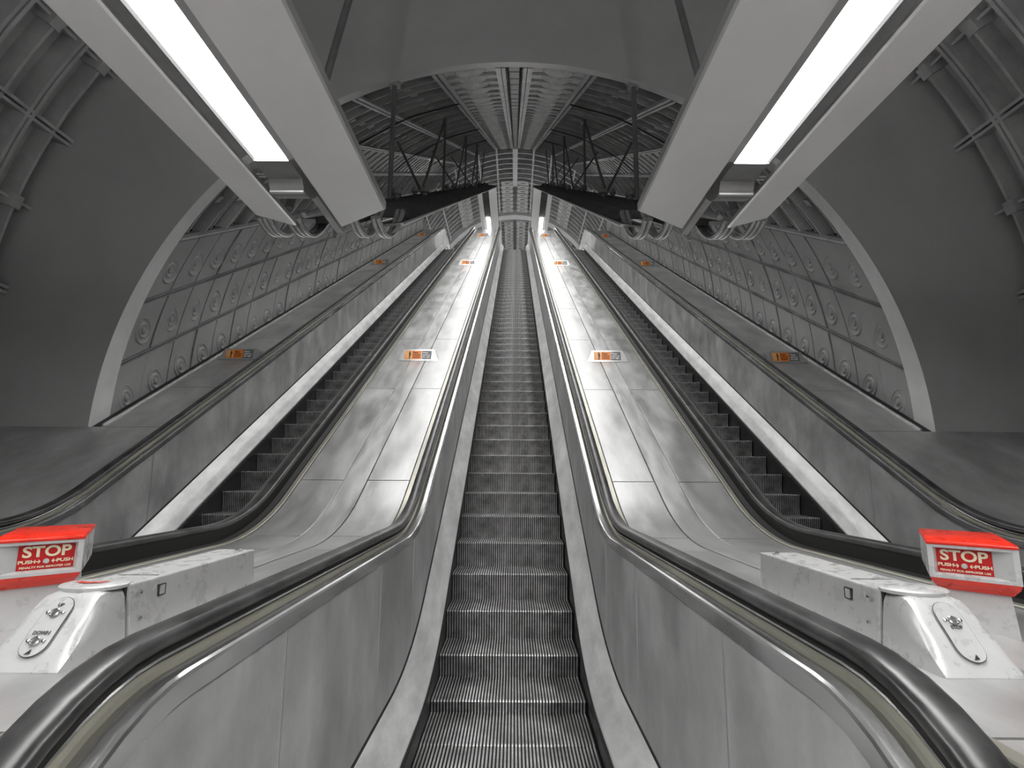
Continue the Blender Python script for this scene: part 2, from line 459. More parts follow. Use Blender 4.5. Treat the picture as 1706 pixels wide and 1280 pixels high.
# side walls of round-boss panels
rows = [(61, 71.6), (71.6, 81.2), (81.2, 91.5)]
for sx, side in ((-1, 'left'), (1, 'right')):
    b = MB()
    patch(b, pt, Y0T, 24.3, sx*D(60.9), sx*D(97), RT+.10, 1, 14)
    for i in range(39):
        Ya, Yb = rings[i], rings[i+1]
        for (pa, pb) in rows:
            g = .011; e = D(.35)
            n = 4
            rib(b, pt, Ya+g, Yb-g, sx*(D(pa)+e), sx*(D(pb)-e if pb < 90 else D(97)), RT+(.012 if random.random() < .5 else .0), RT+.08, 0, n)
            pm = sx*(D(pa)+ (D(.56*(pb-pa)) if pb < 90 else D(6.2))); Ym = (Ya+Yb)/2
            P = Vector(pt(pm, Ym, RT+.004)); nrm = Vector((-math.sin(pm), 0, -math.cos(pm)))
            up = Vector((0, 1, M30)); up = (up-nrm*up.dot(nrm)).normalized(); w = nrm.cross(up)
            Mx = Matrix((( w.x, up.x, nrm.x, P.x), (w.y, up.y, nrm.y, P.y), (w.z, up.z, nrm.z, P.z), (0, 0, 0, 1)))
            prof = [(.150, -.002), (.142, .012), (.130, .014), (.118, .002), (.092, -.002), (.080, .010), (.070, .016), (.058, .008), (.048, .004), (.036, .004), (.030, .022), (.018, .028), (.001, .028)]
            b.lathe([(r*.98, h) for r, h in prof], Mx @ Matrix.Diagonal((1.15, .9, 1, 1)), 20 if i < 12 else 12, 0)
        # double flanges
    for ph in (61, 71.6, 81.2):
        rib(b, pt, Y0T, 24.3, sx*D(ph-.42), sx*D(ph-.12), RT-.012, RT+.09, 2, 1)
        rib(b, pt, Y0T, 24.3, sx*D(ph+.12), sx*D(ph+.42), RT-.006, RT+.09, 2, 1)
    for i in range(0, 39, 3):
        rib(b, pt, rings[i]-.018, rings[i]-.004, sx*D(61), sx*D(97), RT-.008, RT+.09, 2, 9)
    o = b.build('wall_'+side, [bull_m, groutl_m, irondk_m], None, 35); struct(o, 'dark grey tunnel wall of panels with round bosses beside the %s escalator' % side)
    b = MB()
    rib(b, pt, 24.3, 24.5, sx*D(56), sx*D(97), RT-.0, RT+.4, 0, 10)
    struct(b.build('trim_1', [iron_m], None))
# ceiling
b = MB()
patch(b, pt, Y0T, YK, D(-61), D(61), RT+.20, 1, 40)
long_ang = [2.0, 12.4, 25, 37.5, 47.5, 61]
for i in range(NR+1):
    Y = rings[i]
    for s in (-1, 1):
        rib(b, pt, Y-.016, Y+.016, s*D(12.4), s*D(61), RT, RT+.2, 3 if i % 2 else 2, 16)
        rib(b, pt, Y-.012, Y+.012, s*D(1.2), s*D(12.4), RT-.02, RT+.05, 2, 4)
        if i < NR:
            Ym = Y+DY/2
            rib(b, pt, Ym-.010, Ym+.010, s*D(12.4), s*D(37.2), RT+.09, RT+.2, 3, 8)
            rib(b, pt, Ym-.008, Ym+.008, s*D(47.7), s*D(60.9), RT+.07, RT+.2, 2, 4)
            # perforated panels beside the crown, each with a shallow oval dish
            rib(b, pt, Y+.02, Y+DY-.02, s*D(3.0), s*D(11.6), RT+.02, RT+.04, 4, 4)
            pm = s*D(7.2); P = Vector(pt(pm, Y+DY/2, RT+.018)); nr = Vector((-math.sin(pm), 0, -math.cos(pm)))
            upv = Vector((0, 1, M30)); upv = (upv-nr*upv.dot(nr)).normalized(); w = nr.cross(upv)
            Mx = Matrix(((w.x, upv.x, nr.x, P.x), (w.y, upv.y, nr.y, P.y), (w.z, upv.z, nr.z, P.z), (0, 0, 0, 1)))
            b.lathe([(.15, -.002), (.14, .012), (.12, .004), (.05, .0), (.04, .012), (.001, .014)], Mx @ Matrix.Diagonal((1.35, .72, 1, 1)), 16, 4)
            # pale infill panels
            rib(b, pt, Y+.03, Y+DY-.07, s*D(38.3), s*D(46.9), RT+.02, RT+.05, 5, 3)
            # bolted lugs on the ribs
            for ph in (19.2, 31.6, 54.):
                rib(b, pt, Ym+.04, Ym+.15, s*D(ph-.6), s*D(ph+.6), RT+.05, RT+.2, 3, 1)
            for ph in (24.0, 36.3):
                rib(b, pt, Y+.02, Y+.12, s*D(ph-.5), s*D(ph+.3), RT+.02, RT+.2, 2, 1)
# crown strip
    rib(b, pt, Y+.03, min(YK, Y+DY-.03), D(-.85), D(.85), RT+.02, RT+.06, 5, 1)
o = b.build('ceiling', [iron_m, irondk_m, ironlt_m, iron_m, perf_m, bull_m]); struct(o, 'vaulted iron segment ceiling of the escalator shaft')
b = MB()
for s in (-1, 1):
    for ph, w1 in ((1.75, .30), (2.6, .42), (11.9, .35), (12.9, .30), (25.3, .26), (26.1, .22), (37.2, .22), (37.9, .22), (47.3, .22), (48., .22), (60.6, .2)):
        rib(b, pt, Y0T, YK, s*D(ph-w1), s*D(ph+w1), RT-.035, RT+.03, 0, 1)
o = b.build('trim_2', [rail_m]); struct(o, 'pale runners along the shaft ceiling')
b = MB()
for s in (-1, 1):
    for Y, pa, pb in ((8.35, 12.5, 47), (13.1, 12.5, 46), (17.4, 13, 40)):
        pts = []
        for i in range(25):
            ph = s*D(pa+(pb-pa)*i/24); pts.append(pt(ph, Y+.05*math.sin(i*.6), RT-.05))
        c = MB(); c.tube(pts, .013, 6)
        o = c.build('ceiling_cable', [black_m], None, 60); local(o, pts[12]); o.location = pts[12]
        sd = 'left' if s < 0 else 'right'
        nm = {8.35: 'nearest', 13.1: 'middle', 17.4: 'farthest'}[Y]
        tag(o, 'black cable bent across the shaft ceiling, %s of the three on the %s' % (nm, sd), 'cable', 'cables across the shaft ceiling')

# collar where the shaft meets the headwall
b = MB()
patch(b, pt, YP, Y0T, D(-100), D(100), RT-.02, 0, 80)
vs = []; fs = []
for i in range(81):
    p = D(-100)+D(200)*i/80; vs += [pt(p, Y0T, RT-.02), pt(p, Y0T, RT+.25)]
fs = [(2*i, 2*i+1, 2*i+3, 2*i+2) for i in range(80)]
b.add(vs, fs)
o = b.build('trim_3', [collar_m], None, 30); struct(o, 'smooth pale collar at the mouth of the escalator shaft')

# ------------------------------------------------------------------ headwall and lower hall
RH = 5.38; ZH = 1.35
def ph_(p, Y, R): return (R*math.sin(p), Y, ZH+R*math.cos(p))
b = MB(); n = 120; vs = []; fs = []
zc0 = zc(YP)
for i in range(n+1):
    p = D(-112)+D(224)*i/n
    a = (math.sin(p)*(RT-.02), YP, zc0+math.cos(p)*(RT-.02))
    q = (math.sin(p)*(RH+.3), YP, ZH+math.cos(p)*(RH+.3))
    vs += [a, q]
fs = [(2*i, 2*i+2, 2*i+3, 2*i+1) for i in range(n)]
b.add(vs, fs)
o = b.build('wall_front', [conc_m], None, 30); struct(o, 'smooth painted headwall around the mouth of the shaft')
b = MB()
YB = -5.2
b0 = MB()
patch(b, ph_, YB, YP, D(-118), D(118), RH+.24, 1, 90)
joints = [YP-.53-.61*i for i in range(18)]
for Y in joints:
    rib(b, ph_, Y-.045, Y-.010, D(-118), D(118), RH, RH+.24, 0, 90)
    rib(b, ph_, Y+.010, Y+.045, D(-118), D(118), RH, RH+.24, 0, 90)
    rib(b, ph_, Y-.010, Y+.010, D(-118), D(118), RH+.03, RH+.24, 2, 90)
    rib(b, ph_, Y+.30, Y+.33, D(-118), D(118), RH+.03, RH+.24, 0, 90)
jl = [65.5-18.7*i for i in range(4)]+[84.2, 102.9]
sl = [56.0-18.7*i for i in range(3)]+[74.4, 93.5, 112]
for s in (-1, 1):
    for a in jl:
        rib(b, ph_, YB, YP, s*D(a-.50), s*D(a-.14), RH, RH+.24, 0, 1)
        rib(b, ph_, YB, YP, s*D(a+.12), s*D(a+.45), RH, RH+.24, 0, 1)
    for a in sl:
        for Y in joints:
            # stiffener with a raised pocket at the crossing
            rib(b, ph_, Y+.045, Y+.57, s*D(a-.16), s*D(a+.16), RH+.05, RH+.24, 0, 1)
            rib(b, ph_, Y+.24, Y+.36, s*D(a-.6), s*D(a+.9), RH+.0, RH+.24, 0, 2)
    for Y in joints:
        for a in jl+sl:
            for da in (3.4, -3.4):
                for dy in (.17, .45):
                    p = s*D(a+da); P = Vector(ph_(p, Y+dy, RH+.24)); nr = Vector((-math.sin(p), 0, -math.cos(p)))
                    up = Vector((0, 1, 0)); w = nr.cross(up)
                    Mx = Matrix(((w.x, up.x, nr.x, P.x), (w.y, up.y, nr.y, P.y), (w.z, up.z, nr.z, P.z), (0, 0, 0, 1)))
                    if random.random() < .8:
                        b.lathe([(.038, 0), (.036, .012), (.022, .016), (.020, .03), (.001, .032)], Mx, 8, 0)
o = b.build('ceiling', [iron_m, iron_m, groutl_m], None, 30); struct(o, 'ribbed iron segment lining of the lower hall')
# hall side base walls, floor, back wall
b = MB(); b.box(-5.2, 5.2, YB, 1.25, ZF-.05, ZF)
b.box(-5.2, 5.2, 1.25, YP, ZF-.35, ZF-.30)
struct(b.build('floor', [floor_m]), 'grey floor of the lower landing')
b = MB(); b.box(-5.9, 5.9, YB-.1, YB, ZF, 7.2); struct(b.build('wall_back', [conc_m]), 'painted back wall of the lower hall')
b = MB()
for s in (-1, 1):
    a, c = sorted((s*(S+.66), s*5.1)); b.box(a, c, .78, .80, ZF, -.46)
struct(b.build('trim_4', [panel_m]), 'metal end panels of the outer decks')

# ------------------------------------------------------------------ upper concourse tunnel
RU = 5.1; ZTOP = zc(YK)+RT; ZU = ZTOP-RU
def pu(p, Y, R): return (R*math.sin(p), Y, ZU+R*math.cos(p))
b = MB(); YUE = 44
patch(b, pu, 24.4, YUE, D(-95), D(95), RU+.22, 1, 60)
Y = YK
while Y < YUE:
    for s in (-1, 1):
        rib(b, pu, Y-.04, Y+.04, s*D(.6), s*D(92), RU, RU+.2, 0, 34)
    Y += .47
for s in (-1, 1):
    for a in (10.5, 21, 36, 50, 64, 78):
        rib(b, pu, 24.5, YUE, s*D(a-.5), s*D(a+.5), RU-.02, RU+.1, 2, 1)
rib(b, pu, YK, 28.8, D(-1.4), D(1.4), RU-.06, RU+.1, 4, 1)
# louvred service panels
def ubox(p0, p1, Ya, Yb):
    rib(b, pu, Ya+.03, Yb-.03, p0, p1, RU-.07, RU+.05, 0, 2)
    rib(b, pu, Ya+.10, Yb-.10, p0+(p1-p0)*.12, p0+(p1-p0)*.88, RU-.072, RU-.05, 3, 2)
    rib(b, pu, Ya+.2, Yb-.2, p0+(p1-p0)*.3, p0+(p1-p0)*.7, RU-.09, RU-.05, 1, 2)
for s in (-1, 1):
    for k in range(8): ubox(s*D(1.3), s*D(8.6), 28.2+.46*k, 28.2+.46*(k+1))
    for k in range(20): ubox(s*D(1.3), s*D(7.8), 33.2+.5*k, 33.2+.5*(k+1))
    for k in range(8): ubox(s*D(30), s*D(39), 28.2+.46*k, 28.2+.46*(k+1))
    for k in range(12): ubox(s*D(38), s*D(46), 33.2+.5*k, 33.2+.5*(k+1))
o = b.build('ceiling', [ironlt_m, irondk_m, ironlt_m, perf_m, collar_m]); struct(o, 'ribbed vault of the upper concourse beyond the escalators')
b = MB(); rib(b, pu, 32.1, 32.7, D(-92), D(92), RU-.16, RU+.2, 0, 60)
struct(b.build('trim_5', [collar_m], None, 30), 'pale arch across the upper concourse')
b = MB(); b.box(-6, 6, YUE, YUE+.1, 9.5, 17); struct(b.build('wall_rear', [conc_m]), 'far end wall of the upper concourse')
b = MB(); b.box(-5.2, 5.2, 26.3, YUE, ZT-.1, ZT); struct(b.build('floor', [floor_m]), 'floor of the upper concourse')

# ------------------------------------------------------------------ lighting rafts
H = 1.677
UA, UB, UC, UD, UE_, UF = .811, 1.174, 1.232, 1.402, 1.480, 1.684
YJ = 3.45; ZJ = H; YQ, ZQ = 22.6, 12.41
def zr(Y): return -.366+.5655*Y
def panel(parent, O, sx, u0, u1, rails, name='raft_panel', th=.035, lipin=False, top=True):
    # rails = [(Yinner, z, Youter, z)...]: underside edge points
    b = MB(); vs = []
    for (ya, za, yb, zb) in rails:
        h = .018 if lipin == 2 else 0
        vs += [(sx*u0, ya, za+.006), (sx*(u0+.012), ya, za), (sx*u1, yb, zb), (sx*u1, yb, zb+th), (sx*(u0+.02), ya, za+th), (sx*u0, ya, za+th+h)]
    n = 6; fs = []
    for i in range(len(rails)-1):
        for j in range(n):
            a = i*n+j; c = i*n+(j+1) % n; fs.append((a, c, c+n, a+n))
    for j, q in enumerate(fs):
        k = j % n
        b.add([vs[i] for i in q], [(0, 1, 2, 3)], {0: 1, 1: 0, 2: 1, 3: 2, 4: 2, 5: 1}[k])
    b.add(vs[:n], [tuple(range(n))], 1); b.add(vs[-n:], [tuple(range(n))[::-1]], 1)
    o = b.build(name, [raft_m, rafte_m, rtop_m], parent); local(o, O); return o
def strut(parent, O, p, q, r=.022, name='hanger_rod', m=None):
    b = MB(); b.tube([p, q], r, 8)
    o = b.build(name, [m or rod_m], parent, 60); local(o, O); return o
for sx, side in ((-1, 'left'), (1, 'right')):
    # ---- lower, level raft
    O = (sx*1.25, 0, H)
    t = empty('lighting_raft', O, 'level white panelled light raft overhead on the %s, glowing strip along it' % side, 'ceiling light', 'level rafts over the lower landing')
    Yb = -4.6
    panel(t, O, sx, UA, UB, [(Yb, H, Yb, H), (3.345, H, 3.60, H)], lipin=2)
    panel(t, O, sx, UE_, UF, [(Yb, H, Yb, H), (3.585, H, 3.43, H)])
    b = MB()   # housing with sloping reflector sides
    for (a, za, c, zc_) in ((UB+.005, H+.03, UC-.012, H+.012), (UC-.012, H+.012, UC, H+.022), (UD, H+.022, UD+.012, H+.012), (UD+.012, H+.012, UE_-.03, H+.045), (UE_-.03, H+.045, UE_+.004, H+.02)):
        b.add([(sx*a, Yb, za), (sx*a, 2.80, za), (sx*c, 2.80, zc_), (sx*c, Yb, zc_)], [(0, 1, 2, 3)])
    b.box(min(sx*(UB+.02), sx*(UE_-.03)), max(sx*(UB+.02), sx*(UE_-.03)), Yb, 3.15, H+.05, H+.14)
    b.box(min(sx*(UC-.012), sx*(UD+.012)), max(sx*(UC-.012), sx*(UD+.012)), 2.80, 2.84, H+.008, H+.06)
    b.box(min(sx*(UC-.012), sx*(UD+.012)), max(sx*(UC-.012), sx*(UD+.012)), 2.84, 3.0, H+.016, H+.06)
    o = b.build('lamp_housing', [house_m], t); local(o, O)
    b = MB(); b.add([(sx*UC, Yb, H+.022), (sx*UC, 2.80, H+.022), (sx*UD, 2.80, H+.022), (sx*UD, Yb, H+.022)], [(0, 1, 2, 3)])
    b.box(min(sx*UC, sx*UD), max(sx*UC, sx*UD), Yb, 2.80, H+.023, H+.03)
    o = b.build('lamp_diffuser', [lamp_m], t, label='glowing white strip diffuser'); local(o, O)
    b = MB(); b.box(min(sx*1.25, sx*1.37), max(sx*1.25, sx*1.37), Yb+.5, 2.6, H+.15, H+.17)  # hidden strip added on the raft back to light headwall and vault
    o = b.build('added_uplight_strip', [up_m], t); local(o, O)
    # curved shroud hanging behind the end of the lamp
    b = MB(); pr = [(2.99, .045), (3.01, .0), (3.035, -.035), (3.06, -.050), (3.085, -.048), (3.15, -.03), (3.20, .0), (3.24, .035), (3.26, .07)]
    vs = []
    for (Y, h) in pr: vs += [(sx*(UC-.012), Y, H+h), (sx*(UD+.018), Y, H+h)]
    b.add(vs, [(2*i, 2*i+1, 2*i+3, 2*i+2) for i in range(len(pr)-1)])
    for xx in (UC-.012, UD+.018):
        b.add([(sx*xx, Y, H+h) for Y, h in pr]+[(sx*xx, 3.26, H+.10), (sx*xx, 2.99, H+.10)], [tuple(range(len(pr)+2))])
    b.box(min(sx*(UC-.012), sx*(UD+.018)), max(sx*(UC-.012), sx*(UD+.018)), 3.028, 3.052, H-.052, H-.040, 1)
    o = b.build('end_shroud', [house_m, rafte_m], t, 40); local(o, O)
    # triangular bracket frames under the joint
    b = MB(); Yt = 3.98
    def T(x, z): return (sx*x, Yt, z)
    tri = [T(1.36, 2.02), T(1.345, 1.76), T(1.225, 1.88)]
    for p, q in zip(tri, tri[1:]+tri[:1]): b.tube([p, q], .017, 6)
    b.add([(p[0], p[1]+.01, p[2]) for p in tri], [(0, 1, 2)])
    b.tube([T(1.225, 1.88), T(1.09, 1.80)], .012, 6); b.tube([T(1.34, 1.77), T(1.20, 1.86), T(1.07, 1.79)], .009, 6)
    b.tube([(sx*1.36, Yt, 2.02), (sx*1.42, 3.55, H+.06)], .02, 6); b.tube([(sx*1.36, Yt, 1.98), (sx*1.62, 3.6, H+.05)], .018, 6)
    b.box(min(sx*1.28, sx*1.33), max(sx*1.28, sx*1.33), 3.2, 4.0, H+.12, H+.16)
    o = b.build('joint_bracket', [iron_m], t, 30); local(o, O)
    # bundles of flexible conduit looping under the joint
    for (xa, k) in ((.90, 2), (1.06, 2), (1.46, 3), (1.66, 3)):
        for i in range(k):
            xx = xa+i*.036; b = MB(); pts = []
            for j in range(17):
                q = j/16; ang = PI*q
                pts.append((sx*(xx+.03*math.cos(ang)), 3.62+.50*q, H+.10+.30*q-.02-.17*math.sin(ang)))
            b.tube(pts, .019, 10); o = b.build('conduit', [pipe_m], t, 60); local(o, O)
    # slanting rod up to the headwall
    strut(t, O, (sx*1.47, 3.42, H+.04), (sx*1.16, 4.42, 6.0), .028)
    strut(t, O, (sx*1.25, -.6, H+.1), (sx*1.25, -.6, 6.5), .028)
    # ---- inclined raft
    O = (sx*1.25, YJ+.25, zr(YJ+.25))
    t = empty('lighting_raft', O, 'long sloping light raft with dark back rising over the %s deck' % side, 'ceiling light', 'sloping rafts hung along the shaft')
    Ys = 3.95
    panel(t, O, sx, UA, UB, [(3.84, zr(3.84), 4.15, zr(4.15)-.06), (YQ, ZQ, YQ, ZQ)], th=.018)
    panel(t, O, sx, UE_, UF, [(Ys, zr(Ys), Ys, zr(Ys)), (YQ, ZQ, YQ, ZQ)])
    b = MB()
    for (a, c, h0, h1) in ((UB-.01, UE_+.01, .0, .08),):
        vs = []
        for Y in (Ys, YQ): vs += [(sx*a, Y, zr(Y)+h0), (sx*c, Y, zr(Y)+h0), (sx*c, Y, zr(Y)+h1), (sx*a, Y, zr(Y)+h1)]
        b.add(vs, [(0, 1, 5, 4), (1, 2, 6, 5), (2, 3, 7, 6), (3, 0, 4, 7), (0, 3, 2, 1), (4, 5, 6, 7)])
    o = b.build('lamp_housing', [rtop_m], t); local(o, O)
    b = MB(); vs = []; bp = [(UA+.008, .019), (UA+.06, .075), (UA+.14, .10), (UF-.10, .10), (UF-.01, .036)]
    for Y in (4.25, YQ): vs += [(sx*u, Y, zr(Y)+h) for u, h in bp]
    b.add(vs, [(i, (i+1) % 5, 5+(i+1) % 5, 5+i) for i in range(5)]+[(0, 1, 2, 3, 4), (9, 8, 7, 6, 5)])
    o = b.build('raft_back', [rtop_m], t); local(o, O)
    b = MB(); b.tube([(sx*(UA+.002), 3.85, zr(3.85)+.004), (sx*(UA+.002), YQ, ZQ+.004)], .013, 8)
    o = b.build('edge_roll', [rafte_m], t, 60); local(o, O)
    for k in range(7):
        Ya = 4.5+k*2.7; Yb_ = Ya+1.9
        b = MB(); b.add([(sx*UC, Ya, zr(Ya)-.004), (sx*UC, Yb_, zr(Yb_)-.004), (sx*UD, Yb_, zr(Yb_)-.004), (sx*UD, Ya, zr(Ya)-.004)], [(0, 1, 2, 3)])
        o = b.build('lamp_diffuser', [lampi_m], t); local(o, O)
    for k in range(5):
        Y = 5.9+4.35*k
        for dx, dy, r in ((0, 0, .055), (.14, .5, .05), (-.16, .9, .06), (.05, 1.3, .045)):
            if Y+dy > 22.3: continue
            p = (sx*(1.33+dx), Y+dy, zr(Y+dy)+.19); b = MB()
            b.lathe([(.03, -.06), (.032, -.045), (r*.5, -.04), (r, -.02), (r, .02), (r*.6, .05), (.001, .058)], Matrix.Translation(p), 12)
            o = b.build('rod_clamp', [house_m], t, 40); local(o, p); o.location = Vector(p)-Vector(O)
    for k in range(5):
        Y = 5.85+4.35*k; xx = 1.40
        zt_ = zc(Y)+math.sqrt((RT+.03)**2-xx*xx)
        if Y < 23:
            strut(t, O, (sx*xx, Y, zr(Y)+.12), (sx*xx, Y, zt_), .028 if k == 0 else .024)
            b = MB(); b.box(sx*xx-.06, sx*xx+.06, Y-.05, Y+.05, zt_-.10, zt_+.06)
            o = b.build('rod_bracket', [iron_m], t); local(o, O)
        if 0 < k < 5:
            Yt = Y; Ya = Y-2.6
            strut(t, O, (sx*1.36, Ya, zr(Ya)+.15), (sx*xx, Yt, zt_), .024)
            x2 = 2.39; zt2 = zc(Yt)+math.sqrt((RT+.02)**2-x2*x2)
            strut(t, O, (sx*1.36, Ya, zr(Ya)+.15), (sx*x2, Yt+.2, zt2+.1), .022)
    # ---- upper, level raft
    O = (sx*1.25, YQ, ZQ)
    t = empty('lighting_raft', O, 'small far light raft with lit strip above the top of the %s deck' % side, 'ceiling light', 'level rafts over the upper landing')
    panel(t, O, sx, UA, UB, [(YQ+.03, ZQ, YQ+.03, ZQ), (42, ZQ, 42, ZQ)])
    panel(t, O, sx, UE_, UF, [(YQ+.03, ZQ, YQ+.03, ZQ), (42, ZQ, 42, ZQ)])
    b = MB(); b.box(min(sx*UB, sx*UE_), max(sx*UB, sx*UE_), YQ+.03, 42, ZQ+.06, ZQ+.2); b.box(sx*1.32-.05, sx*1.32+.05, YQ+1.4, YQ+1.6, ZQ-.02, ZQ+.06)
    o = b.build('lamp_housing', [rtop_m], t); local(o, O)
    b = MB(); b.box(min(sx*1.25, sx*1.37), max(sx*1.25, sx*1.37), 25.5, 41, ZQ+.21, ZQ+.23)  # hidden strip added above the housing to light the concourse vault
    o = b.build('added_uplight_strip', [upf_m], t); local(o, O)
    for Ya, Yb_ in ((25.6, 27.4), (29, 31.5), (33.5, 36), (38, 40.5)):  # farthest strips are unseen, added to brighten the end of the concourse
        b = MB(); b.box(min(sx*UC, sx*UD), max(sx*UC, sx*UD), Ya, Yb_, ZQ+.02, ZQ+.05)
        o = b.build('lamp_diffuser', [lamp_m], t); local(o, O)

# ------------------------------------------------------------------ deck signs
def make_sign():
    t = bpy.data.objects.new('deck_sign', None); C.objects.link(t); t['category'] = 'sign'
    t['group'] = 'orange and grey handrail signs on the decks'
    lean = math.radians(12)
    Fm = Matrix(((1, 0, 0, 0), (0, math.sin(lean), -math.cos(lean), 0), (0, math.cos(lean), math.sin(lean), 0), (0, 0, 0, 1)))  # local x, up, normal(toward -Y)
    def F(x, u, d=0.): return Fm @ Vector((x, u, d))
    b = MB(); w0, w1, h = .285, .215, .17
    f = [F(-w0, 0), F(w0, 0), F(w1, h), F(-w1, h)]
    # wedge: face, sloping side cheeks and back returning to the rising deck
    bk = [Vector((-w1, .30, .30*M30)), Vector((w1, .30, .30*M30))]
    g = [Vector((-w0, .02, .0)), Vector((w0, .02, .0))]
    b.add([*f, *bk, g[0]+Vector((0, .06, .035)), g[1]+Vector((0, .06, .035))], [(0, 1, 2, 3), (3, 2, 5, 4), (0, 3, 4, 6), (1, 7, 5, 2)])
    o = b.build('sign_holder', [signf_m], t)
    b = MB(); y0, y1 = .022, .150
    b.add([F(-.19, y0, .003), F(-.085, y0, .003), F(-.085, y1, .003), F(-.19, y1, .003)], [(0, 1, 2, 3)], 1)
    b.add([F(-.083, y0, .003), F(.045, y0, .003), F(.045, y1, .003), F(-.083, y1, .003)], [(0, 1, 2, 3)], 0)
    # pictogram: handrail and a standing passenger
    def disc(x, u, r, n=12, mi=2): b.add([F(x+r*math.cos(2*PI*k/n), u+r*math.sin(2*PI*k/n), .005) for k in range(n)], [tuple(range(n))], mi)
    disc(-.118, .132, .008)
    b.add([F(-.130, .122, .005), F(-.106, .122, .005), F(-.109, .085, .005), F(-.112, .026, .005), F(-.124, .026, .005), F(-.127, .085, .005)], [tuple(range(6))[::-1]], 2)
    b.add([F(-.108, .118, .005), F(-.098, .08, .005), F(-.102, .078, .005), F(-.113, .112, .005)], [(0, 1, 2, 3)], 2)
    b.add([F(-.183, .03, .005), F(-.130, .03, .005), F(-.130, .036, .005), F(-.176, .036, .005), F(-.176, .085, .005), F(-.183, .085, .005)], [tuple(range(6))], 0)
    vs, fs = text_mesh('Please\nhold the\nhandrail', .034, Fm @ Matrix.Translation((-.074, .087, .0045)), .0006, 'LEFT', .85)
    b.add(vs, fs, 2)
    o = b.build('handrail_notice', [orange_m, orangel_m, ink_m], t, label='orange notice with standing figure')
    b = MB(); b.add([F(.050, y0, .003), F(.185, y0, .003), F(.185, y1, .003), F(.050, y1, .003)], [(0, 1, 2, 3)], 0)
    vs, fs = text_mesh('Please\nstand on\nthe right', .034, Fm @ Matrix.Translation((.060, .087, .0045)), .0008, 'LEFT', .88)
    b.add(vs, fs, 1)
    o = b.build('standing_notice', [signg_m, whitet_m], t, label='grey notice with white words')
    return t
sg = make_sign(); tab = child_table()
rowsY = [(7.53, 'nearest row'), (15.0, 'second row up'), (21.6, 'farthest row')]
cols = [(-3.80, 'left outer deck'), (-S/2, 'left centre deck'), (S/2, 'right centre deck'), (3.80, 'right outer deck')]
first = True
for Y, rl in rowsY:
    for xx, cl in cols:
        o = sg if first else dup(sg, None, tab); first = False
        o.location = (xx, Y, zdeck(Y)+.004)
        o['label'] = 'orange and grey notice on the %s, %s of notices' % (cl, rl)

